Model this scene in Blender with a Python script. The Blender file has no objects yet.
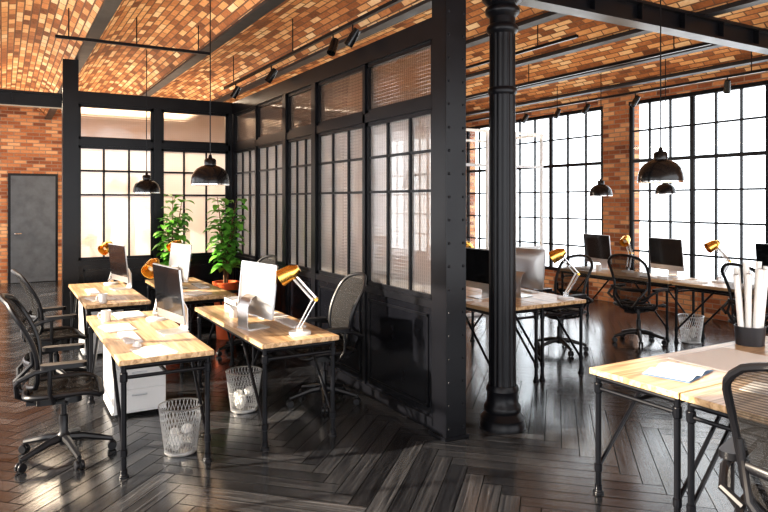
import bpy, math, random
from mathutils import Vector, Matrix
random.seed(7)
S=bpy.context.scene
pi=math.pi
# ------------------------------------------------------------ materials
def newmat(name):
    m=bpy.data.materials.new(name); m.use_nodes=True
    nt=m.node_tree; nt.nodes.clear()
    out=nt.nodes.new('ShaderNodeOutputMaterial')
    return m,nt,out
def P(name,col,rough=.5,metal=0,emit=0,ecol=None,coat=0,spec=.5,noise=0):
    m,nt,out=newmat(name)
    b=nt.nodes.new('ShaderNodeBsdfPrincipled')
    b.inputs['Base Color'].default_value=(*col,1)
    b.inputs['Roughness'].default_value=rough
    b.inputs['Metallic'].default_value=metal
    b.inputs['Coat Weight'].default_value=coat
    b.inputs['Specular IOR Level'].default_value=spec
    if emit:
        b.inputs['Emission Color'].default_value=(*(ecol or col),1)
        b.inputs['Emission Strength'].default_value=emit
    if noise:
        tc=nt.nodes.new('ShaderNodeTexCoord'); n=nt.nodes.new('ShaderNodeTexNoise')
        n.inputs['Scale'].default_value=6; n.inputs['Detail'].default_value=6
        nt.links.new(tc.outputs['Object'],n.inputs['Vector'])
        mx=nt.nodes.new('ShaderNodeMix'); mx.data_type='RGBA'
        mx.inputs[6].default_value=(*[c*(1-noise) for c in col],1)
        mx.inputs[7].default_value=(*[min(1,c*(1+noise)) for c in col],1)
        nt.links.new(n.outputs['Fac'],mx.inputs[0]); nt.links.new(mx.outputs[2],b.inputs['Base Color'])
        mr=nt.nodes.new('ShaderNodeMapRange'); mr.inputs[3].default_value=rough*.8; mr.inputs[4].default_value=min(1,rough*1.25)
        nt.links.new(n.outputs['Fac'],mr.inputs[0]); nt.links.new(mr.outputs[0],b.inputs['Roughness'])
    nt.links.new(b.outputs[0],out.inputs[0])
    return m
def ramp(nt,stops):
    r=nt.nodes.new('ShaderNodeValToRGB')
    e=r.color_ramp.elements
    while len(e)<len(stops): e.new(.5)
    for i,(p,c) in enumerate(stops):
        e[i].position=p; e[i].color=(*c,1)
    return r
def brick(name,mode,stops,mortar,bw=.24,bh=.075,ms=.009):
    m,nt,out=newmat(name); L=nt.links.new
    tc=nt.nodes.new('ShaderNodeTexCoord')
    if mode=='uv': vec=tc.outputs['UV']
    else:
        sp=nt.nodes.new('ShaderNodeSeparateXYZ'); cb=nt.nodes.new('ShaderNodeCombineXYZ')
        L(tc.outputs['Object'],sp.inputs[0])
        ad=nt.nodes.new('ShaderNodeMath'); L(sp.outputs[0],ad.inputs[0]); L(sp.outputs[1],ad.inputs[1])
        L(ad.outputs[0],cb.inputs[0]); L(sp.outputs[2],cb.inputs[1]); vec=cb.outputs[0]
    bt=nt.nodes.new('ShaderNodeTexBrick')
    bt.inputs['Scale'].default_value=1; bt.inputs['Brick Width'].default_value=bw; bt.inputs['Row Height'].default_value=bh
    bt.inputs['Mortar Size'].default_value=ms; bt.inputs['Mortar Smooth'].default_value=.3
    bt.inputs['Color1'].default_value=(0,0,0,1); bt.inputs['Color2'].default_value=(1,1,1,1); bt.inputs['Mortar'].default_value=(.5,.5,.5,1)
    L(vec,bt.inputs['Vector'])
    n=nt.nodes.new('ShaderNodeTexNoise'); n.inputs['Scale'].default_value=1.1; n.inputs['Detail'].default_value=3
    L(vec,n.inputs['Vector'])
    n2=nt.nodes.new('ShaderNodeTexNoise'); n2.inputs['Scale'].default_value=30; n2.inputs['Detail'].default_value=4
    L(vec,n2.inputs['Vector'])
    a=nt.nodes.new('ShaderNodeMath'); a.operation='MULTIPLY_ADD'; L(n.outputs['Fac'],a.inputs[0]); a.inputs[1].default_value=.5
    L(bt.outputs['Color'],a.inputs[2])
    a2=nt.nodes.new('ShaderNodeMath'); a2.operation='MULTIPLY_ADD'; L(n2.outputs['Fac'],a2.inputs[0]); a2.inputs[1].default_value=.4; L(a.outputs[0],a2.inputs[2])
    s=nt.nodes.new('ShaderNodeMath'); s.operation='MULTIPLY_ADD'; L(a2.outputs[0],s.inputs[0]); s.inputs[1].default_value=.8; s.inputs[2].default_value=-.24
    r=ramp(nt,stops); L(s.outputs[0],r.inputs[0])
    mx=nt.nodes.new('ShaderNodeMix'); mx.data_type='RGBA'; L(bt.outputs['Fac'],mx.inputs[0]); L(r.outputs[0],mx.inputs[6]); mx.inputs[7].default_value=(*mortar,1)
    b=nt.nodes.new('ShaderNodeBsdfPrincipled'); b.inputs['Roughness'].default_value=.75
    L(mx.outputs[2],b.inputs['Base Color'])
    inv=nt.nodes.new('ShaderNodeMath'); inv.operation='MULTIPLY_ADD'; L(bt.outputs['Fac'],inv.inputs[0]); inv.inputs[1].default_value=-1; L(n2.outputs['Fac'],inv.inputs[2])
    bp=nt.nodes.new('ShaderNodeBump'); bp.inputs['Strength'].default_value=.7; bp.inputs['Distance'].default_value=.014
    L(inv.outputs[0],bp.inputs['Height']); L(bp.outputs[0],b.inputs['Normal'])
    L(b.outputs[0],out.inputs[0])
    return m
VA=brick('vault_brick','uv',[(0,(.11,.038,.016)),(.3,(.40,.145,.048)),(.5,(.62,.27,.10)),(.72,(.80,.45,.20)),(1,(.92,.71,.45))],(.20,.10,.055),.22,.075,.008)
WB=brick('wall_brick','w',[(0,(.13,.042,.022)),(.35,(.39,.13,.048)),(.6,(.57,.24,.095)),(1,(.78,.46,.24))],(.34,.24,.17))
def woodfloor():
    m,nt,out=newmat('dark_herringbone_wood'); L=nt.links.new
    tc=nt.nodes.new('ShaderNodeTexCoord'); mp=nt.nodes.new('ShaderNodeMapping'); mp.inputs['Scale'].default_value=(1.0,34,1)
    L(tc.outputs['UV'],mp.inputs[0])
    n=nt.nodes.new('ShaderNodeTexNoise'); n.inputs['Scale'].default_value=1.6; n.inputs['Detail'].default_value=7; n.inputs['Roughness'].default_value=.65
    n.inputs['Distortion'].default_value=.6
    L(mp.outputs[0],n.inputs['Vector'])
    g=nt.nodes.new('ShaderNodeNewGeometry')
    a=nt.nodes.new('ShaderNodeMath'); a.operation='MULTIPLY_ADD'; L(g.outputs['Random Per Island'],a.inputs[0]); a.inputs[1].default_value=.26; L(n.outputs['Fac'],a.inputs[2])
    r=ramp(nt,[(.40,(.005,.0055,.007)),(.60,(.018,.019,.022)),(.8,(.054,.055,.059)),(1.0,(.15,.145,.145))]); L(a.outputs[0],r.inputs[0])
    b=nt.nodes.new('ShaderNodeBsdfPrincipled'); L(r.outputs[0],b.inputs['Base Color'])
    mr=nt.nodes.new('ShaderNodeMapRange'); mr.inputs[3].default_value=.05; mr.inputs[4].default_value=.30; L(n.outputs['Fac'],mr.inputs[0]); L(mr.outputs[0],b.inputs['Roughness'])
    b.inputs['IOR'].default_value=1.8
    bp=nt.nodes.new('ShaderNodeBump'); bp.inputs['Strength'].default_value=.2; bp.inputs['Distance'].default_value=.003
    L(n.outputs['Fac'],bp.inputs['Height']); L(bp.outputs[0],b.inputs['Normal'])
    L(b.outputs[0],out.inputs[0]); return m
FL=woodfloor()
def deskwood():
    m,nt,out=newmat('pale_desk_wood'); L=nt.links.new
    tc=nt.nodes.new('ShaderNodeTexCoord'); mp=nt.nodes.new('ShaderNodeMapping'); mp.inputs['Scale'].default_value=(16,1.0,14)
    L(tc.outputs['Object'],mp.inputs[0])
    n=nt.nodes.new('ShaderNodeTexNoise'); n.inputs['Scale'].default_value=2; n.inputs['Detail'].default_value=6; n.inputs['Distortion'].default_value=.8
    L(mp.outputs[0],n.inputs['Vector'])
    r=ramp(nt,[(.3,(.27,.155,.07)),(.5,(.52,.35,.19)),(.7,(.68,.52,.34))]); L(n.outputs['Fac'],r.inputs[0])
    b=nt.nodes.new('ShaderNodeBsdfPrincipled'); L(r.outputs[0],b.inputs['Base Color']); b.inputs['Roughness'].default_value=.3
    L(b.outputs[0],out.inputs[0]); return m
DW=deskwood()
def reeded(name,tint,tf=.3,tlf=.42,df=.06):
    m,nt,out=newmat(name); L=nt.links.new
    tc=nt.nodes.new('ShaderNodeTexCoord')
    w=nt.nodes.new('ShaderNodeTexBrick'); w.inputs['Scale'].default_value=1; w.offset=0
    sp=nt.nodes.new('ShaderNodeSeparateXYZ'); cb=nt.nodes.new('ShaderNodeCombineXYZ'); ad=nt.nodes.new('ShaderNodeMath')
    L(tc.outputs['Object'],sp.inputs[0]); L(sp.outputs[0],ad.inputs[0]); L(sp.outputs[1],ad.inputs[1]); L(ad.outputs[0],cb.inputs[0]); L(sp.outputs[2],cb.inputs[1])
    w.inputs['Brick Width'].default_value=.03; w.inputs['Row Height'].default_value=.03; w.inputs['Mortar Size'].default_value=.005; w.inputs['Mortar Smooth'].default_value=1
    L(cb.outputs[0],w.inputs['Vector'])
    bp=nt.nodes.new('ShaderNodeBump'); bp.inputs['Strength'].default_value=.16; bp.inputs['Distance'].default_value=.01; L(w.outputs['Fac'],bp.inputs['Height'])
    rf=nt.nodes.new('ShaderNodeBsdfRefraction'); rf.inputs['IOR'].default_value=1.12; rf.inputs['Roughness'].default_value=.28; rf.inputs['Color'].default_value=(*tint,1); L(bp.outputs[0],rf.inputs['Normal'])
    tr=nt.nodes.new('ShaderNodeBsdfTransparent'); tr.inputs[0].default_value=(*tint,1)
    tl=nt.nodes.new('ShaderNodeBsdfTranslucent'); tl.inputs[0].default_value=(*tint,1)
    gl=nt.nodes.new('ShaderNodeBsdfGlossy'); gl.inputs['Roughness'].default_value=.06; L(bp.outputs[0],gl.inputs['Normal'])
    di=nt.nodes.new('ShaderNodeBsdfDiffuse'); di.inputs[0].default_value=(*tint,1)
    m1=nt.nodes.new('ShaderNodeMixShader'); m1.inputs[0].default_value=tf; L(rf.outputs[0],m1.inputs[1]); L(tr.outputs[0],m1.inputs[2])
    m2=nt.nodes.new('ShaderNodeMixShader'); m2.inputs[0].default_value=tlf; L(m1.outputs[0],m2.inputs[1]); L(tl.outputs[0],m2.inputs[2])
    m4=nt.nodes.new('ShaderNodeMixShader'); m4.inputs[0].default_value=df; L(m2.outputs[0],m4.inputs[1]); L(di.outputs[0],m4.inputs[2])
    m3=nt.nodes.new('ShaderNodeMixShader'); m3.inputs[0].default_value=.20; L(m4.outputs[0],m3.inputs[1]); L(gl.outputs[0],m3.inputs[2])
    L(m3.outputs[0],out.inputs[0]); return m
RG=reeded('reeded_glass',(.96,.94,.90)); RT=reeded('smoked_transom_glass',(.56,.45,.36),.3,.2,.03)
def clear(name,t,gloss=.06):
    m,nt,out=newmat(name); L=nt.links.new
    tr=nt.nodes.new('ShaderNodeBsdfTransparent'); tr.inputs[0].default_value=(*t,1)
    gl=nt.nodes.new('ShaderNodeBsdfGlossy'); gl.inputs['Roughness'].default_value=.03
    mm=nt.nodes.new('ShaderNodeMixShader'); mm.inputs[0].default_value=gloss
    L(tr.outputs[0],mm.inputs[1]); L(gl.outputs[0],mm.inputs[2]); L(mm.outputs[0],out.inputs[0]); return m
CG=clear('window_glass',(.97,.99,1.0),.03)
def meshfab():
    m,nt,out=newmat('chair_mesh_fabric'); L=nt.links.new
    tr=nt.nodes.new('ShaderNodeBsdfTransparent')
    b=nt.nodes.new('ShaderNodeBsdfPrincipled'); b.inputs['Base Color'].default_value=(.020,.019,.019,1); b.inputs['Roughness'].default_value=.7
    b.inputs['Specular IOR Level'].default_value=.2
    tc=nt.nodes.new('ShaderNodeTexCoord'); w=nt.nodes.new('ShaderNodeTexWave'); w.inputs['Scale'].default_value=28; w.bands_direction='Z'
    L(tc.outputs['Object'],w.inputs['Vector'])
    mr=nt.nodes.new('ShaderNodeMapRange'); mr.inputs[3].default_value=.5; mr.inputs[4].default_value=.85; L(w.outputs['Fac'],mr.inputs[0])
    mm=nt.nodes.new('ShaderNodeMixShader'); L(mr.outputs[0],mm.inputs[0]); L(tr.outputs[0],mm.inputs[1]); L(b.outputs[0],mm.inputs[2])
    L(mm.outputs[0],out.inputs[0]); return m
MF=meshfab()
BK=P('black_steel',(.006,.0065,.009),.30,.1,noise=.4,spec=.3)
BP=P('black_panel',(.005,.0055,.008),.25,.1,noise=.4,spec=.3)
GB=P('grey_steel_beam',(.03,.03,.035),.45,.4,noise=.3)
CP=P('chair_plastic',(.009,.009,.011),.36,spec=.4)
AL=P('aluminium',(.58,.59,.61),.3,.9)
WP=P('white_plastic',(.68,.68,.68),.35)
SC=P('screen_black',(.006,.007,.009),.12,coat=.3)
GO=P('gold_brass',(.92,.56,.14),.26,1)
CH=P('chrome',(.75,.75,.76),.15,1)
PA=P('paper_white',(.80,.79,.76),.8)
DOORM=P('door_metal',(.11,.12,.135),.5,.5,noise=.5)
OR=P('orange_pot',(.70,.13,.03),.5)
LEAF=P('leaf_green',(.16,.45,.06),.45,noise=.5)
STEM=P('bark_stem',(.16,.09,.04),.8)
SOIL=P('soil',(.05,.03,.02),.9)
LI=P('lamp_inner',(.75,.70,.6),.5)
BU=P('bulb_glow',(1,.80,.5),.5,emit=9)
WIRE=P('wire_silver',(.6,.6,.6),.35,.9)
LB=P('lamp_black',(.007,.007,.008),.22,coat=.2,spec=.4)
DK=P('keyboard_grey',(.6,.61,.63),.4)
BLUE=P('blue_paper',(.25,.4,.6),.8)
WF=P('white_frame',(.8,.8,.8),.4)
HD=P('holder_dark',(.03,.03,.035),.4)
# ------------------------------------------------------------ mesh builder
class MB:
    def __init__(s): s.v=[];s.f=[];s.m=[];s.ms=[];s.uv={};s.M=Matrix()
    def mi(s,mat):
        if mat not in s.ms: s.ms.append(mat)
        return s.ms.index(mat)
    def add(s,vs,fs,mat,uvs=None):
        o=len(s.v); s.v+=[tuple(s.M@Vector(p)) for p in vs]; k=s.mi(mat)
        for i,f in enumerate(fs):
            if uvs: s.uv[len(s.f)]=uvs[i]
            s.f.append([o+j for j in f]); s.m.append(k)
    def box(s,c,d,mat,rz=0,R=None):
        hx,hy,hz=d[0]/2,d[1]/2,d[2]/2
        if R is None: R=Matrix.Rotation(rz,3,'Z')
        c=Vector(c)
        vs=[c+R@Vector((x*hx,y*hy,z*hz)) for x in(-1,1) for y in(-1,1) for z in(-1,1)]
        s.add(vs,[(0,1,3,2),(4,6,7,5),(0,4,5,1),(2,3,7,6),(0,2,6,4),(1,5,7,3)],mat)
    def bx(s,x0,x1,y0,y1,z0,z1,mat): s.box(((x0+x1)/2,(y0+y1)/2,(z0+z1)/2),(x1-x0,y1-y0,z1-z0),mat)
    def rbox(s,c,d,r,mat,R=None,seg=4):
        R=R or Matrix.Identity(3); c=Vector(c); hx,hy,hz=d[0]/2,d[1]/2,d[2]/2; pts=[]
        for cx,cy,a0 in((hx-r,hy-r,0),(-hx+r,hy-r,pi/2),(-hx+r,-hy+r,pi),(hx-r,-hy+r,1.5*pi)):
            for i in range(seg+1):
                a=a0+pi/2*i/seg; pts.append((cx+r*math.cos(a),cy+r*math.sin(a)))
        n=len(pts)
        vs=[c+R@Vector((x,y,-hz)) for x,y in pts]+[c+R@Vector((x,y,hz)) for x,y in pts]
        s.add(vs,[tuple(range(n-1,-1,-1)),tuple(range(n,2*n))]+[(i,(i+1)%n,n+(i+1)%n,n+i) for i in range(n)],mat)
    def path(s,pts,r,mat,seg=8,closed=False,flat=1):
        pts=[Vector(p) for p in pts]; n=len(pts)
        rs=r if isinstance(r,(list,tuple)) else [r]*n
        vs=[];up=None
        for i,p in enumerate(pts):
            if closed: t=pts[(i+1)%n]-pts[i-1]
            else: t=pts[min(i+1,n-1)]-pts[max(i-1,0)]
            t.normalize()
            if up is None:
                up=Vector((0,0,1)) if abs(t.z)<.9 else Vector((1,0,0))
            up=(up-t*up.dot(t))
            if up.length<1e-4: up=t.orthogonal()
            up.normalize()
            sd=t.cross(up)
            for k in range(seg):
                a=2*pi*k/seg; vs.append(p+(up*math.cos(a)+sd*math.sin(a)*flat)*rs[i])
        fs=[]
        for i in range(n if closed else n-1):
            j=(i+1)%n
            for k in range(seg):
                l=(k+1)%seg; fs.append((i*seg+k,i*seg+l,j*seg+l,j*seg+k))
        if not closed:
            fs.append(tuple(range(seg))); fs.append(tuple((n-1)*seg+k for k in range(seg-1,-1,-1)))
        s.add(vs,fs,mat)
    def tube(s,a,b,r,mat,seg=8,r2=None): s.path([a,b],[r,r if r2 is None else r2],mat,seg)
    def lathe(s,prof,c,mat,seg=24,R=None):
        R=R or Matrix.Identity(3); c=Vector(c); vs=[];n=len(prof)
        for (r,z) in prof:
            for k in range(seg):
                a=2*pi*k/seg
                vs.append(c+R@Vector((r*math.cos(a),r*math.sin(a),z)))
        fs=[(i*seg+k,i*seg+(k+1)%seg,(i+1)*seg+(k+1)%seg,(i+1)*seg+k) for i in range(n-1) for k in range(seg)]
        s.add(vs,fs,mat)
    def surf(s,fn,nu,nv,mat):
        vs=[fn(i/nu,j/nv) for j in range(nv+1) for i in range(nu+1)]
        fs=[(j*(nu+1)+i,j*(nu+1)+i+1,(j+1)*(nu+1)+i+1,(j+1)*(nu+1)+i) for j in range(nv) for i in range(nu)]
        s.add(vs,fs,mat)
    def mesh(s,name,smooth=35):
        me=bpy.data.meshes.new(name); me.from_pydata(s.v,[],s.f)
        for m in s.ms: me.materials.append(m)
        me.polygons.foreach_set('material_index',s.m)
        if s.uv:
            ul=me.uv_layers.new(name='UVMap')
            for fi,us in s.uv.items():
                p=me.polygons[fi]
                for li,u in zip(p.loop_indices,us): ul.data[li].uv=u
        me.validate()
        if smooth:
            me.polygons.foreach_set('use_smooth',[True]*len(me.polygons)); me.set_sharp_from_angle(angle=math.radians(smooth))
        return me
def put(me,name,loc=(0,0,0),rz=0,sc=1,bev=0):
    o=bpy.data.objects.new(name,me); S.collection.objects.link(o)
    o.location=loc; o.rotation_euler=(0,0,rz); o.scale=(sc,sc,sc)
    if bev:
        b=o.modifiers.new('bev','BEVEL'); b.width=bev; b.segments=2; b.limit_method='ANGLE'; b.angle_limit=math.radians(50)
    return o
# ------------------------------------------------------------ room
X0,X1,Y0,Y1=-2.0,9.1,-1.6,16.0
SPR=3.55
# floor
b=MB()
W=.12;n=10; rt=math.cos(pi/4)
def w2(x,y): return ((x-y)*rt*W+3.5,(x+y)*rt*W+7,0)
g=.022
def plank(x0,y0,lx,ly):
    cs=[(x0+g,y0+g),(x0+lx-g,y0+g),(x0+lx-g,y0+ly-g),(x0+g,y0+ly-g)]
    ws=[w2(*c) for c in cs]
    if all(p[0]<X0 for p in ws) or all(p[0]>X1 for p in ws) or all(p[1]<Y0 for p in ws) or all(p[1]>Y1 for p in ws): return
    ru,rv=random.random()*50,random.random()*50
    poly=[(p[0],p[1],ru+((c[0]-x0) if lx>ly else (c[1]-y0))*W, rv+((c[1]-y0) if lx>ly else (c[0]-x0))*W) for p,c in zip(ws,cs)]
    for ax,lim,sg in((0,X0,1),(0,X1,-1),(1,Y0,1),(1,Y1,-1)):
        out=[]
        for i in range(len(poly)):
            a,c=poly[i],poly[(i+1)%len(poly)]
            da,dc=(a[ax]-lim)*sg,(c[ax]-lim)*sg
            if da>=0: out.append(a)
            if da*dc<0:
                t=da/(da-dc); out.append(tuple(a[k]+(c[k]-a[k])*t for k in range(4)))
        poly=out
        if len(poly)<3: return
    b.add([(p[0],p[1],0) for p in poly],[tuple(range(len(poly)))],FL,[[(p[2],p[3]) for p in poly]])
R=125
for y in range(-R,R):
    for k in range(-9,10):
        plank(y+2*n*k,y,n,1)
for x in range(-R,R):
    for k in range(-9,10):
        plank(x,x-2*n+1+2*n*k,1,n)
b.bx(X0-.2,X1+.2,Y0,Y1+.2,-.12,-.002,P('floor_joint',(.003,.003,.003),.8,spec=.1))
put(b.mesh('floor',0),'floor')
# ceiling vaults
ribs=[.85+1.25*k for k in range(-3,8)]
b=MB(); edges=[X0]+[r for r in ribs if X0+.3<r<X1-.3]+[X1]
NS=14
for a,c in zip(edges[:-1],edges[1:]):
    sp=c-a; rise=.27*sp/1.25
    Rr=(sp*sp/4+rise*rise)/(2*rise); ang=math.asin(sp/2/Rr)
    for i in range(NS):
        t0=-ang+2*ang*i/NS; t1=-ang+2*ang*(i+1)/NS
        p=lambda t:((a+c)/2+Rr*math.sin(t), SPR+.02+rise-Rr+Rr*math.cos(t))
        (xa,za),(xb,zb)=p(t0),p(t1)
        va,vb=(t0+ang)*Rr+a*3,(t1+ang)*Rr+a*3
        b.add([(xa,Y0,za),(xb,Y0,zb),(xb,Y1,zb),(xa,Y1,za)],[(0,1,2,3)],VA,[[(Y0,va),(Y0,vb),(Y1,vb),(Y1,va)]])
b.bx(X0-.2,X1+.2,Y0,Y1+.2,SPR+.38,SPR+.48,GB)
put(b.mesh('ceiling',60),'ceiling')
for r in edges[1:-1]:
    b=MB()
    b.bx(r-.065,r+.065,Y0,Y1,SPR-.02,SPR+.01,GB); b.bx(r-.02,r+.02,Y0,Y1,SPR+.01,SPR+.25,GB)
    put(b.mesh('ceiling_beam',0),'ceiling_beam')
def xbeam(y,z0,z1,x0=X0,x1=X1,w=.16,name='cross_beam'):
    b=MB(); b.bx(x0,x1,y-w/2,y+w/2,z0,z0+.025,BK); b.bx(x0,x1,y-w/2,y+w/2,z1-.025,z1,BK); b.bx(x0,x1,y-.02,y+.02,z0,z1,BK)
    k=x0+.3
    while k<x1:
        b.bx(k-.006,k+.006,y-w/2+.005,y+w/2-.005,z0+.02,z1-.02,BK); k+=.6
    put(b.mesh(name,0),name)
xbeam(3.91,3.33,3.53)
# brick back wall
b=MB(); b.bx(X0-.2,X1+.2,Y1,Y1+.2,0,SPR+.4,WB); put(b.mesh('wall_back',0),'wall_back')
# back door
b=MB(); b.bx(.09,1.04,Y1-.055,Y1-.004,0,2.34,BK); b.bx(.14,.99,Y1-.075,Y1-.04,.01,2.29,DOORM)
b.tube((.22,Y1-.12,1.05),(.34,Y1-.12,1.05),.012,CH); b.tube((.22,Y1-.12,1.05),(.22,Y1-.06,1.05),.012,CH)
put(b.mesh('door_1'),'door_1')
# window walls
def winwall(name,x,out,openings):
    b=MB(); xa,xb=(x,x+.3) if out>0 else (x-.3,x)
    b.bx(xa,xb,Y0,Y1,0,.42,WB); b.bx(xa,xb,Y0,Y1,3.42,SPR+.4,WB)
    cur=Y0
    for (a,c) in openings:
        if a>cur: b.bx(xa,xb,cur,a,.42,3.42,WB)
        cur=c
    if cur<Y1: b.bx(xa,xb,cur,Y1,.42,3.42,WB)
    put(b.mesh(name,0),name)
nw=[0]
def window(x,out,ya,yb,cols,rows=6,heavy=3,glass=True):
    b=MB(); z0,z1=.42,3.42; xm=x+out*.06
    b.bx(xm-.04,xm+.04,ya,yb,z0,z0+.06,BK); b.bx(xm-.04,xm+.04,ya,yb,z1-.06,z1,BK)
    for i in range(cols+1):
        y=ya+(yb-ya)*i/cols; w=.035 if (i%heavy==0) else .013
        y=min(max(y,ya+w),yb-w)
        b.bx(xm-.02,xm+.02,y-w,y+w,z0,z1,BK)
    for j in range(1,rows):
        z=z0+(z1-z0)*j/rows; w=.028 if j==4 else .014
        b.bx(xm-.022,xm+.022,ya,yb,z-w,z+w,BK)
    if glass: b.bx(xm-.003,xm+.003,ya,yb,z0,z1,CG)
    nw[0]+=1; put(b.mesh('window_%d'%nw[0],0),'window_%d'%nw[0])
op=[(2.8,7.42),(7.95,11.9),(12.4,15.7)]
winwall('wall_right',X1,1,op)
window(X1,1,2.8,7.42,12); window(X1,1,7.95,11.9,9); window(X1,1,12.4,15.7,9)
opl=[(-1.4,3.1),(3.4,7.9),(8.2,11.8),(12.2,15.7)]
winwall('wall_left',X0,-1,opl)
for a,c in opl: window(X0,-1,a,c,4,3,2,False)
# ------------------------------------------------------------ partition
PX=2.88;PT=3.05
def rgrid(b,axis,a0,a1,z0,z1,fix,cols,zs,glass):
    def bx(s0,s1,t0,t1,d,mat):
        if axis=='y': b.bx(fix-d,fix+d,s0,s1,t0,t1,mat)
        else: b.bx(s0,s1,fix-d,fix+d,t0,t1,mat)
    f=.035
    bx(a0,a0+f,z0,z1,.028,BK);bx(a1-f,a1,z0,z1,.028,BK);bx(a0,a1,z0,z0+f,.028,BK);bx(a0,a1,z1-f,z1,.028,BK)
    for i in range(1,cols):
        s=a0+(a1-a0)*i/cols; bx(s-.011,s+.011,z0,z1,.02,BK)
    for z in zs: bx(a0,a1,z-.011,z+.011,.02,BK)
    q0,q1,t0,t1=a0+.01,a1-.01,z0+.01,z1-.01
    vs=[(fix,q0,t0),(fix,q1,t0),(fix,q1,t1),(fix,q0,t1)] if axis=='y' else [(q0,fix,t0),(q1,fix,t0),(q1,fix,t1),(q0,fix,t1)]
    b.add(vs,[(0,1,2,3)],glass)
def partition(axis,posts,fix,name,extra=None):
    b=MB()
    def bx(s0,s1,t0,t1,d,mat):
        if axis=='y': b.bx(fix-d,fix+d,s0,s1,t0,t1,mat)
        else: b.bx(s0,s1,fix-d,fix+d,t0,t1,mat)
    A,B=posts[0][0]-posts[0][1],posts[-1][0]
    bx(A,B,0,.09,.05,BK); bx(A,B,.09,.93,.03,BP); bx(A,B,.93,.99,.05,BK); bx(A,B,2.46,2.54,.045,BK); bx(A,B,PT-.06,PT+.1,.06,BK)
    for (p,w) in posts: bx(p-w,p+w,0,PT+.1,.055 if w>.03 else .045,BK)
    for (p,w),(q,v) in zip(posts[:-1],posts[1:]):
        a,c=p+w,q-v
        rgrid(b,axis,a,c,.99,2.46,fix,3 if c-a>.6 else 2,[1.83,2.14],RG)
        rgrid(b,axis,a,c,2.54,PT-.06,fix,1,[],RT)
        for s0,s1,t0,t1 in((a+.06,c-.06,.15,.17),(a+.06,c-.06,.85,.87),(a+.06,a+.08,.15,.87),(c-.08,c-.06,.15,.87)): bx(s0,s1,t0,t1,.038,BK)
    if extra: extra(b)
    put(b.mesh(name,0),name)
partition('y',[(4.11,.02),(5.22,.022),(6.32,.05),(7.15,.05),(8.17,.022),(9.13,.03)],PX,'glass_partition')
partition('x',[(.735,.09),(1.80,.05),(2.80,.03)],9.175,'glass_partition',lambda b:b.bx(.645,.825,9.06,9.12,0,SPR-.02,BK))
xbeam(9.175,2.92,3.10,X0,.64,.14,'steel_lintel_beam')
# big steel post with rivets
b=MB()
y=3.97;HT=3.33
b.bx(PX-.09,PX-.07,y-.09,y+.09,0,HT,BK); b.bx(PX+.07,PX+.09,y-.09,y+.09,0,HT,BK); b.bx(PX-.08,PX+.08,y-.01,y+.01,0,HT,BK)
b.bx(PX-.09,PX+.09,y-.095,y-.083,0,HT,BK)
b.bx(PX-.11,PX+.11,y-.11,y+.11,0,.02,BK)
z=.08
while z<3.3:
    for dx in(-.065,.065):
        b.lathe([(.011,0),(.009,.006),(.001,.009)],(PX+dx,y-.095,z),BK,8,R=Matrix.Rotation(pi/2,3,'X'))
    z+=.17
put(b.mesh('steel_post'),'steel_post')
# white framed glass booth in the far right
b=MB(); yy=7.9;xa,xb=5.9,7.6
for x in (xa,xa+.57,xa+1.13,xb): b.bx(x-.02,x+.02,yy-.02,yy+.02,0,2.85,WF)
for z in (.02,1.0,2.3,2.83): b.bx(xa,xb,yy-.018,yy+.018,z-.02,z+.02,WF)
b.add([(xa,yy,0),(xb,yy,0),(xb,yy,2.85),(xa,yy,2.85)],[(0,1,2,3)],CG)
for x in (xa,xb): b.bx(x-.02,x+.02,yy,yy+1.4,2.81,2.85,WF); b.bx(x-.02,x+.02,yy+1.36,yy+1.4,0,2.85,WF)
b.bx(xa,xb,yy+1.36,yy+1.4,2.81,2.85,WF)
put(b.mesh('glass_booth',0),'glass_booth')
# iron column
def column(x,y):
    b=MB()
    b.lathe([(.175,0),(.175,.03),(.165,.05),(.17,.075),(.15,.10),(.135,.12),(.145,.14),(.14,.17),(.122,.19),(.118,.27),(.128,.29),(.122,.31),(.112,.33)],(x,y,0),BK,40)
    seg=96; vs=[]; zz=[.33,.40,3.0,3.06]
    for z in zz:
        for k in range(seg):
            a=2*pi*k/seg; fl=.010*(.5+.5*math.cos(a*16)) if .35<z<3.03 else 0
            r=(.106-.006*z/3)-fl; vs.append((x+r*math.cos(a),y+r*math.sin(a),z))
    b.add(vs,[(i*seg+k,i*seg+(k+1)%seg,(i+1)*seg+(k+1)%seg,(i+1)*seg+k) for i in range(3) for k in range(seg)],BK)
    b.lathe([(.10,3.04),(.118,3.06),(.124,3.08),(.118,3.1),(.10,3.12),(.10,3.17),(.13,3.2),(.135,3.22),(.13,3.24),(.11,3.26),(.15,3.30),(.16,3.325),(0.001,3.33)],(x,y,0),BK,40)
    b.lathe([(.1,2.57),(.112,2.585),(.112,2.615),(.1,2.63)],(x,y,0),BK,40)
    put(b.mesh('iron_column',40),'iron_column')
column(3.35,3.91); column(8.3,3.91)
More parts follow.
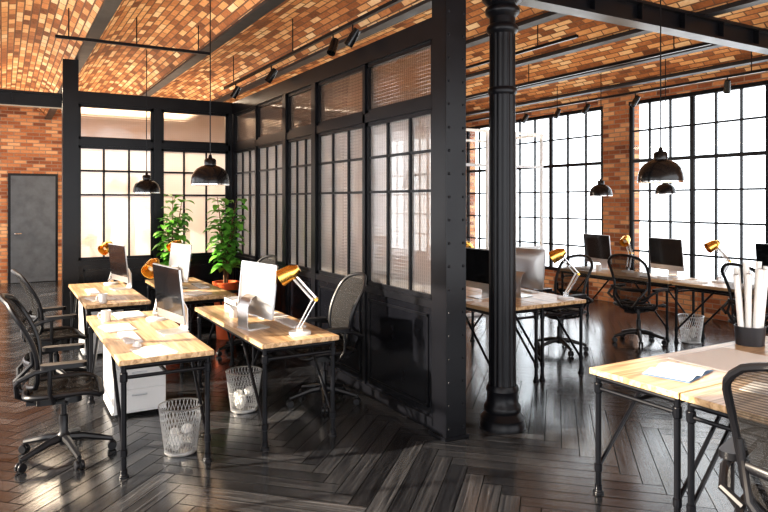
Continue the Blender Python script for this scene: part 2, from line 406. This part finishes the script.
# ------------------------------------------------------------ track lights
def track(p0,p1,spots):
    b=MB(); p0=Vector(p0);p1=Vector(p1); d=(p1-p0).normalized(); L=(p1-p0).length
    rz=math.atan2(d.y,d.x); b.box((p0+p1)/2,(L,.035,.03),BK,rz)
    for k in (.08,.5,.92):
        q=p0+(p1-p0)*k; b.tube(q,(q.x,q.y,SPR+.15),.006,BK,6)
    for s,side in spots:
        q=p0+(p1-p0)*s; b.tube(q,q+Vector((0,0,-.09)),.008,BK,6)
        Rm=Vector(side).normalized().to_track_quat('Z','Y').to_matrix()
        b.lathe([(.001,-.09),(.035,-.085),(.04,-.03),(.042,.08),(.036,.08),(.034,.03),(.001,.02)],q+Vector((0,0,-.13)),LB,14,R=Rm)
    put(b.mesh('track_light_rail'),'track_light_rail')
track((2.68,4.05,3.33),(2.68,9.0,3.33),[(.22,(-.4,.3,-.8)),(.30,(-.4,-.3,-.8)),(.63,(-.5,.1,-.8)),(.9,(-.4,.3,-.8))])
track((.45,7.3,3.40),(2.0,7.3,3.40),[])
track((8.1,4.1,3.36),(8.1,12,3.36),[(.12,(.4,.3,-.8)),(.3,(-.4,.3,-.8)),(.42,(-.4,.3,-.8)),(.5,(-.4,.1,-.8)),(.6,(-.4,.3,-.8)),(.72,(.4,.3,-.8))])
track((6.3,4.1,3.38),(6.3,9.5,3.38),[])
track((4.9,4.6,3.38),(4.9,11.5,3.38),[(.5,(.4,.3,-.8)),(.8,(.4,.3,-.8))])
# ------------------------------------------------------------ pendants
def pendant(x,y,zb,r=.18):
    k=r/.18; b=MB()
    b.lathe([(.18,0),(.179,.012)],(0,0,0),CH,36)
    b.lathe([(.179,.012),(.178,.035),(.172,.075),(.155,.12),(.125,.155),(.085,.178),(.06,.185),(.055,.19),(.055,.235),(.045,.25),(.02,.258),(.012,.29),(.001,.29)],(0,0,0),LB,36)
    b.lathe([(.18,0),(.172,.003),(.165,.075),(.148,.115),(.115,.15),(.06,.172),(.001,.175)],(0,0,0),LI,36)
    b.lathe([(.001,.03),(.03,.04),(.038,.07),(.03,.10),(.015,.13),(.015,.17)],(0,0,0),BU,16)
    me=b.mesh('pendant_lamp')
    for v in me.vertices: v.co=v.co*k
    o=put(me,'pendant_lamp',(x,y,zb))
    c=MB(); c.tube((0,0,.28*k),(0,0,SPR+.13-zb),.005,BK,6); 
    co=put(c.mesh('cord'),'cord'); co.parent=o
pendant(1.70,6.18,1.90); pendant(1.58,8.7,1.85,.165); pendant(4.64,3.46,1.90,.18); pendant(7.4,6.5,1.82,.16); pendant(7.5,5.52,1.84,.13)
# ------------------------------------------------------------ desk
def deskmesh(W,L):
    b=MB(); H=.75
    b.bx(-W/2,W/2,-L/2,L/2,H-.035,H,DW)
    ix,iy=W/2-.035,L/2-.04; r=.017
    for sx in(-1,1):
        for sy in(-1,1):
            x,y=sx*ix,sy*iy
            b.tube((x,y,.0),(x,y,H-.035),r,BK,10)
            b.lathe([(.032,0),(.032,.012),(.022,.02),(.022,.05),(.017,.055)],(x,y,0),BK,12)
            b.lathe([(.017,.6),(.024,.605),(.024,.66),(.017,.665)],(x,y,0),BK,10)
            b.lathe([(.017,.13),(.023,.135),(.023,.175),(.017,.18)],(x,y,0),BK,10)
        b.tube((sx*ix,-iy,H-.055),(sx*ix,iy,H-.055),r,BK)
        for sy in(-1,1):
            b.tube((sx*ix,sy*iy,.155),(sx*ix,sy*(iy-.5),H-.06),.012,BK)
    for sy in(-1,1):
        b.tube((-ix,sy*iy,H-.055),(ix,sy*iy,H-.055),r,BK)
        b.tube((-ix,sy*iy,.63),(ix,sy*iy,.63),.012,BK)
    b.tube((0,-iy,.63),(0,iy,.63),.012,BK)
    return b.mesh('desk')
DM=deskmesh(.60,1.85)
def desk(x,y,rz=0,me=DM): return put(me,'desk',(x,y,0),rz,bev=.003)
desk(.925,5.28); desk(1.86,5.28); desk(.98,7.75); desk(1.86,7.75)
desk(4.20,5.60);desk(4.81,5.60)
desk(7.45,6.15);desk(7.45,4.25)
desk(3.04+.925,2.46,pi/2); desk(3.04+.925,1.85,pi/2)
# ------------------------------------------------------------ office chair (faces +Y)
def chairmesh():
    b=MB()
    for k in range(5):
        a=2*pi*k/5+.3; c,s=math.cos(a),math.sin(a)
        b.path([(0,0,.13),(c*.12,s*.12,.12),(c*.3,s*.3,.075)],[.03,.024,.016],CP,8)
        b.tube((c*.3,s*.3,.08),(c*.3,s*.3,.04),.01,CP,8)
        for d in(-.016,.016):
            px,py=c*.3-s*d,s*.3+c*d
            Rm=Vector((-s,c,0)).to_track_quat('Z','Y').to_matrix()
            b.lathe([(.001,-.01),(.026,-.01),(.03,-.005),(.03,.005),(.026,.01),(.001,.01)],(px,py,.030),CP,14,R=Rm)
    b.lathe([(.001,.09),(.04,.09),(.045,.15),(.028,.17),(.028,.28),(.019,.285),(.019,.40),(.001,.40)],(0,0,0),CP,16)
    b.rbox((0,-.03,.405),(.20,.28,.05),.04,CP); b.box((0,-.16,.41),(.12,.12,.06),CP)
    b.tube((.08,0,.41),(.2,.02,.405),.008,CP); b.tube((-.08,-.06,.41),(-.2,-.06,.405),.008,CP)
    def seat(u,v):
        x=(u-.5)*2; y=(v-.5)*2
        w=.255-.03*max(0,-y)**2; 
        X=x*w*(1-.10*abs(y)**6); Y=y*.23*(1-.10*abs(x)**6)
        Z=.465-.018*(1-x*x)*(1-y*y)+.006*y-.035*max(0,y-.5)**2*4+.012*x*x
        return (X,Y,Z)
    b.surf(seat,12,12,MF); b.surf(lambda u,v:(seat(u,v)[0]*.97,seat(u,v)[1]*.97,seat(u,v)[2]-.012),12,12,MF)
    rim=[seat(u/12,0) for u in range(12)]+[seat(1,v/12) for v in range(12)]+[seat(1-u/12,1) for u in range(12)]+[seat(0,1-v/12) for v in range(12)]
    b.path(rim,.017,CP,8,closed=True)
    for sx in(-1,1): b.path([(sx*.06,-.05,.40),(sx*.15,0,.42),(sx*.24,.02,.45)],.014,CP)
    def back(u,v,off=0):
        x=(u-.5)*2
        w=.205+.045*math.sin(v*pi*.62)
        if v>.82: w*=1-.28*((v-.82)/.18)**2
        if v<.15: w*=1-.22*((.15-v)/.15)**2
        Zt=.50+v*.60-(.035*x*x*(1 if v>.5 else -.6)*abs(v-.5)*2)
        Y=-.21-.14*v**1.3+.045*math.sin(v*pi*1.1)+.05*x*x+off
        return (x*w,Y,Zt)
    b.surf(back,12,16,MF)
    rim=[back(u/12,0) for u in range(12)]+[back(1,v/16) for v in range(16)]+[back(1-u/12,1) for u in range(12)]+[back(0,1-v/16) for v in range(16)]
    b.path(rim,.016,CP,8,closed=True)
    b.path([back(.06,.28,-.03),back(.3,.28,-.035),back(.5,.28,-.035),back(.7,.28,-.035),back(.94,.28,-.03)],.02,CP,8,flat=.5)
    for sx in(-1,1):
        u=.5+sx*.47
        b.path([(sx*.05,-.18,.41),(sx*.08,-.27,.46),(sx*.17,-.275,.58),back(u,.30,-.02),back(u,.45,-.012)],[.02,.018,.015,.013,.012],CP,8)
        b.path([(sx*.19,-.27,.56),(sx*.265,-.25,.60),(sx*.285,-.16,.645),(sx*.285,-.05,.66)],[.016,.016,.016,.014],CP,8)
        b.path([(sx*.12,-.05,.42),(sx*.24,-.06,.43),(sx*.285,-.08,.50),(sx*.285,-.08,.66)],[.014]*4,CP,8)
        b.rbox((sx*.28,0,.675),(.085,.27,.028),.04,CP)
    b.path([(.05,-.18,.41),(0,-.22,.44),(-.05,-.18,.41)],.02,CP)
    return b.mesh('office_chair',40)
CM=chairmesh()
def chair(x,y,face,sc=1): return put(CM,'office_chair',(x,y,0),face-pi/2,sc)
D=math.radians
chair(.36,4.97,D(-4),1.02); chair(.44,7.0,D(5)); chair(2.40,5.15,D(176)); chair(2.40,7.3,D(185))
chair(5.62,5.55,D(178)); chair(6.82,5.40,D(8)); chair(2.75,1.33,D(16),1.06); chair(3.5,6.0,D(10)); chair(6.85,3.9,D(-12))
# ------------------------------------------------------------ desktop computer (screen faces +Y local)
def imac():
    b=MB(); T=Matrix.Rotation(-D(6),3,'X')
    c=Vector((0,0,.30))
    Rv=T@Matrix.Rotation(pi/2,3,'X')
    b.rbox(c,(.56,.42,.012),.015,AL,R=Rv)
    b.rbox(c+T@Vector((0,.0075,.03)),(.545,.345,.004),.012,SC,R=Rv)
    def bk(u,v):
        x=(u-.5)*2;y=(v-.5)*2; d=.035*(1-x**4)*(1-y**4)
        return tuple(c+T@Vector((x*.27,-.006-d,y*.2)))
    b.surf(bk,12,10,AL)
    vs=[]
    for y,z in((-.03,.27),(-.085,.24),(-.115,.18),(-.12,.03),(-.11,.006)):
        vs+=[(-.075,y,z),(.075,y,z),(.075,y-.007,z-.003),(-.075,y-.007,z-.003)]
    b.add(vs,[(i*4+k,i*4+(k+1)%4,i*4+4+(k+1)%4,i*4+4+k) for i in range(4) for k in range(4)],AL)
    b.rbox((0,-.03,.004),(.20,.20,.008),.02,AL)
    return b.mesh('desktop_computer',40)
IM=imac()
def kb():
    b=MB(); b.rbox((0,0,.006),(.42,.115,.012),.012,WP)
    for r in range(4):
        for k in range(14): b.box((-.19+k*.0292,-.04+r*.0265,.0135),(.025,.022,.004),DK)
    return b.mesh('keyboard')
KB=kb()
def mouse():
    b=MB(); b.surf(lambda u,v:((.03*math.cos(u*2*pi))*math.sin(v*pi/2+.001)*1.0,.052*math.sin(u*2*pi)*math.sin(v*pi/2+.001),.026*math.cos(v*pi/2)),16,6,WP); return b.mesh('computer_mouse',60)
MO=mouse()
def lampm():
    b=MB()
    b.lathe([(.001,0),(.085,0),(.085,.012),(.08,.02),(.02,.026),(.001,.026)],(0,0,0),WP,28)
    b.box((0,0,.045),(.035,.05,.05),CH)
    for sx in(-.022,.022):
        b.tube((sx,-.01,.05),(sx,-.13,.26),.007,CH); b.tube((sx,.015,.05),(sx,-.10,.27),.005,WP)
        b.tube((sx,-.13,.26),(sx,.06,.47),.007,CH); b.tube((sx,-.10,.25),(sx,.08,.45),.005,WP)
    b.tube((-.03,-.125,.26),(.03,-.125,.26),.014,GO,12)
    b.tube((-.03,.06,.465),(.03,.06,.465),.012,GO,12)
    Rm=Vector((0,.8,-.45)).normalized().to_track_quat('Z','Y').to_matrix()
    b.lathe([(.001,-.05),(.03,-.05),(.035,-.03),(.055,-.005),(.06,.02),(.066,.11),(.062,.11),(.056,.02),(.03,0),(.001,0)],(0,.05,.47),GO,24,R=Rm)
    b.lathe([(.001,0),(.025,.02),(.03,.05),(.02,.07),(.001,.08)],(0,.05,.47),LI,12,R=Rm)
    return b.mesh('desk_lamp',40)
LM=lampm()
Z=.75
def M(x,y,f): put(IM,'desktop_computer',(x,y,Z),f-pi/2)
def K(x,y,f): put(KB,'keyboard',(x,y,Z),f-pi/2)
def LP(x,y,f): put(LM,'desk_lamp',(x,y,Z),f-pi/2)
def MS(x,y): put(MO,'computer_mouse',(x,y,Z))
M(1.09,5.12,D(188)); K(.80,5.05,D(180)); MS(.80,4.75); LP(1.12,5.72,D(235))
M(1.74,4.98,D(10)); K(2.02,4.98,D(0)); LP(1.93,4.56,D(150))
M(1.13,7.9,D(190)); K(.85,7.8,D(180)); LP(1.12,8.42,D(225))
M(1.75,7.65,D(10)); LP(1.9,8.25,D(200)); K(2.0,7.7,0)
M(4.25,5.35,D(180)); LP(4.32,6.1,D(170)); K(4.02,5.4,D(180))
M(4.72,5.2,D(12)); LP(4.95,4.80,D(140)); K(5.0,5.5,0); LP(4.8,6.3,D(30))
M(7.55,5.55,D(172)); K(7.28,5.5,D(180)); LP(7.6,6.2,D(200)); M(7.55,6.7,D(172)); LP(7.62,4.85,D(150)); M(7.6,4.1,D(180)); K(7.3,4.2,D(180))
def paper(x,y,rz,n=3,w=.21,l=.297,mat=PA,name='paper_stack'):
    b=MB(); z=0
    for i in range(n):
        t=.0025; b.box((random.uniform(-.01,.01),random.uniform(-.01,.01),z+t/2),(w,l,t),mat,random.uniform(-.1,.1)); z+=t
    put(b.mesh(name,0),name,(x,y,Z),rz)
def book(x,y,rz):
    b=MB()
    for sx in(-1,1):
        b.surf(lambda u,v:(sx*u*.19,(v-.5)*.26,.002+.022*math.sin(min(1,u*1.4)*pi*.8)*(1-.5*u)),10,2,PA)
        b.surf(lambda u,v:(sx*u*.195,(v-.5)*.27,.001),2,2,BLUE)
    put(b.mesh('open_book',50),'open_book',(x,y,Z),rz)
def mug(x,y,mat=WP):
    b=MB(); b.lathe([(.001,0),(.034,0),(.038,.01),(.04,.09),(.036,.09),(.034,.01),(.001,.008)],(0,0,0),mat,24)
    b.path([(.038,0,.07),(.06,0,.068),(.066,0,.045),(.058,0,.022),(.037,0,.02)],.005,mat,6)
    put(b.mesh('coffee_mug',50),'coffee_mug',(x,y,Z),random.random()*6)
paper(.86,4.52,.2,2);paper(.78,5.48,.1,4);paper(.95,6.04,.1,6);mug(.74,5.85);paper(2.0,5.42,.05,4);mug(1.72,5.5)
paper(.85,7.2,.2,4);paper(1.8,7.1,.3,5);mug(.85,6.92)
paper(4.02,4.88,.1,4);paper(4.95,5.95,.1,4);paper(7.3,5.0,.2,3);mug(7.35,6.5);paper(7.3,6.88,.1,5)
book(3.40,2.42,D(15));paper(3.94,2.48,pi/2,2,.40,.58);paper(3.5,1.9,.2,3);mug(4.32,2.3)
def tray(x,y):
    b=MB()
    for k in range(2):
        z=k*.06; b.bx(-.13,.13,-.17,.17,z,z+.004,WP)
        for sx in(-1,1): b.bx(sx*.13-.002,sx*.13+.002,-.17,.17,z,z+.04,WP)
        b.bx(-.13,.13,.166,.17,z,z+.04,WP); b.bx(-.105,.105,-.15,.15,z+.004,z+.014,PA)
    for sx in(-1,1):
        for y2 in(-.16,.16): b.tube((sx*.128,y2,0),(sx*.128,y2,.1),.004,WP,6)
    put(b.mesh('letter_tray',0),'letter_tray',(x,y,Z))
tray(1.92,5.85)
def plans(x,y):
    b=MB()
    b.lathe([(.001,0),(.09,0),(.10,.13),(.094,.13),(.085,.012),(.001,.012)],(0,0,0),HD,28)
    for i in range(9):
        a=2*pi*i/9; r=.04 if i%2 else .06; L=random.uniform(.46,.56)
        p0=Vector((r*math.cos(a),r*math.sin(a),.02)); p1=p0+Vector((math.cos(a)*.05+random.uniform(-.02,.02),math.sin(a)*.05,L))
        b.tube(p0,p1,.02,PA,12)
        d=(p1-p0).normalized(); Rm=d.to_track_quat('Z','Y').to_matrix()
        b.lathe([(.014,.001),(.006,.001)],p1,GB,10,R=Rm)
    put(b.mesh('rolled_plans_holder',50),'rolled_plans_holder',(x,y,Z))
plans(4.50,2.64)
# ------------------------------------------------------------ bins
def binm():
    b=MB(); H=.36; r0,r1=.115,.16; N=30
    for rr,z,t in((r0,.012,.006),(r1,H,.006),((r0+r1)/2,H/2,.002),(r0,.03,.003)):
        b.path([(rr*math.cos(2*pi*k/N),rr*math.sin(2*pi*k/N),z) for k in range(N)],t,WIRE,5,closed=True)
    b.lathe([(.001,.004),(r0,.004),(r0,.03)],(0,0,0),WIRE,30)
    N=34
    for k in range(N):
        for sg in(-1,1):
            pts=[]
            for j in range(4):
                t=j/3; a=2*pi*k/N+sg*t*.7; r=r0+(r1-r0)*t; pts.append((r*math.cos(a),r*math.sin(a),.01+t*(H-.01)))
            b.path(pts,.0026,WIRE,4)
    for i in range(5):
        cx,cy,cz=random.uniform(-.05,.05),random.uniform(-.05,.05),.05+.03*i
        b.surf(lambda u,v:tuple(Vector((cx,cy,cz))+Vector((math.cos(u*2*pi)*math.sin(v*pi),math.sin(u*2*pi)*math.sin(v*pi),math.cos(v*pi)))*(.042+.008*math.sin(u*2*pi*3+i)*math.sin(v*9))),12,8,PA)
    return b.mesh('wire_waste_bin',30)
BM=binm()
for x,y in((1.07,4.64),(1.74,5.30),(7.35,5.05)): put(BM,'wire_waste_bin',(x,y,0),sc=.92)
b=MB(); b.bx(-.21,.21,-.25,.25,.03,.60,WP)
for k in range(3):
    b.bx(-.2,.2,-.262,-.25,.05+k*.18,.05+k*.18+.17,WP); b.bx(-.06,.06,-.275,-.262,.05+k*.18+.12,.05+k*.18+.135,AL)
for sx in(-.17,.17):
    for sy in(-.2,.2): b.lathe([(.001,0),(.018,0),(.018,.035)],(sx,sy,0),CP,10)
pm=b.mesh('drawer_pedestal',0)
put(pm,'drawer_pedestal',(.96,5.85,0),0,bev=.004); put(pm,'drawer_pedestal',(.98,8.2,0),0,bev=.004)
# ------------------------------------------------------------ plants
def plant(x,y,ph,top,spread,potr,seed,nl=120):
    rnd=random.Random(seed); b=MB()
    b.lathe([(.001,0),(potr*.72,0),(potr,ph),(potr*1.05,ph),(potr*1.05,ph+.02),(potr*.92,ph+.02),(potr*.9,ph-.03)],(0,0,0),OR,28)
    b.lathe([(potr*.91,ph-.03),(.001,ph-.02)],(0,0,0),SOIL,28)
    for st in range(6):
        a=rnd.random()*6.28; lean=rnd.uniform(.1,.6)*spread; h=top-rnd.uniform(0,.35)*(top-ph)
        pts=[(math.cos(a)*lean*t*t+.02*math.cos(a),math.sin(a)*lean*t*t+.02*math.sin(a),ph-.03+(h-ph)*t) for t in(0,.25,.5,.75,1)]
        b.path(pts,[.012,.01,.009,.007,.004],STEM,6)
        for k in range(nl//6):
            t=.22+.78*(k+.5)/(nl/6); i=min(3,int(t*4)); f=t*4-i
            p=Vector(pts[i]).lerp(Vector(pts[i+1]),f); aa=k*2.4+a+rnd.random()
            L=rnd.uniform(.12,.18); wd=L*.34; el=rnd.uniform(-.1,.8)
            d=Vector((math.cos(aa)*math.cos(el),math.sin(aa)*math.cos(el),math.sin(el))); sd=d.cross(Vector((0,0,1))).normalized(); up=sd.cross(d)
            p0=p+d*.04; b.tube(p,p0,.002,STEM,4)
            vs=[]
            for j in range(6):
                s=j/5; w=wd*math.sin(pi*min(1,s*.93+.05))**.8; c=p0+d*L*s-Vector((0,0,1))*.09*s*s*(L/.2)
                vs+=[c-sd*w+up*w*.35,c,c+sd*w+up*w*.35]
            b.add(vs,[q for j in range(5) for q in((j*3,j*3+1,j*3+4,j*3+3),(j*3+1,j*3+2,j*3+5,j*3+4))],LEAF)
    put(b.mesh('potted_plant',60),'potted_plant',(x,y,0))
plant(2.46,8.22,.70,1.92,.26,.16,3,200)
plant(1.93,8.86,.55,1.90,.22,.13,5,180)
# ------------------------------------------------------------ light
w=bpy.data.worlds.new('world'); S.world=w; w.use_nodes=True
bg=w.node_tree.nodes['Background']; bg.inputs[0].default_value=(.97,.98,1,1); bg.inputs[1].default_value=4.2
sd=bpy.data.lights.new('sun','SUN'); sd.energy=18; sd.angle=D(.8); sd.color=(1,.87,.70)
so=bpy.data.objects.new('sun',sd); S.collection.objects.link(so)
so.rotation_euler=Vector((.88,-.24,-.40)).to_track_quat('-Z','Y').to_euler()
def area(name,loc,sx,sy,e,col,up=True):
    l=bpy.data.lights.new(name,'AREA'); l.shape='RECTANGLE'; l.size=sx; l.size_y=sy; l.energy=e; l.color=col
    o=bpy.data.objects.new(name,l); S.collection.objects.link(o); o.location=loc; o.rotation_euler=(pi,0,0) if up else (0,0,0)
area('ceiling_fill_left',(1.0,5.5,2.75),3.0,7.0,55,(1,.82,.58))  # added fill with no fixture, brightens the vaults on the left
area('ceiling_fill_right',(6.0,6.5,2.75),5.0,8.0,90,(1,.84,.62))  # same added fill for the right-hand vaults, not a room lamp
area('back_room_ceiling_fill',(1.5,12.6,2.4),4.0,5.0,130,(1,.80,.58))  # added upward fill in the back room, no fixture there
area('back_room_pane_fill',(1.7,11.5,3.3),2.5,3.0,380,(1,.84,.64),False)  # added downward fill so the glass wall panes look bright from behind
# ------------------------------------------------------------ camera
cd=bpy.data.cameras.new('camera'); co=bpy.data.objects.new('camera',cd); S.collection.objects.link(co)
co.location=(0,0,1.75); co.rotation_euler=(pi/2,0,-D(30.3)); cd.lens=652/768*36; cd.sensor_width=36; cd.shift_y=-55/768
cd.clip_start=.05
S.camera=co
S.view_settings.view_transform='Standard'
S.view_settings.gamma=.86
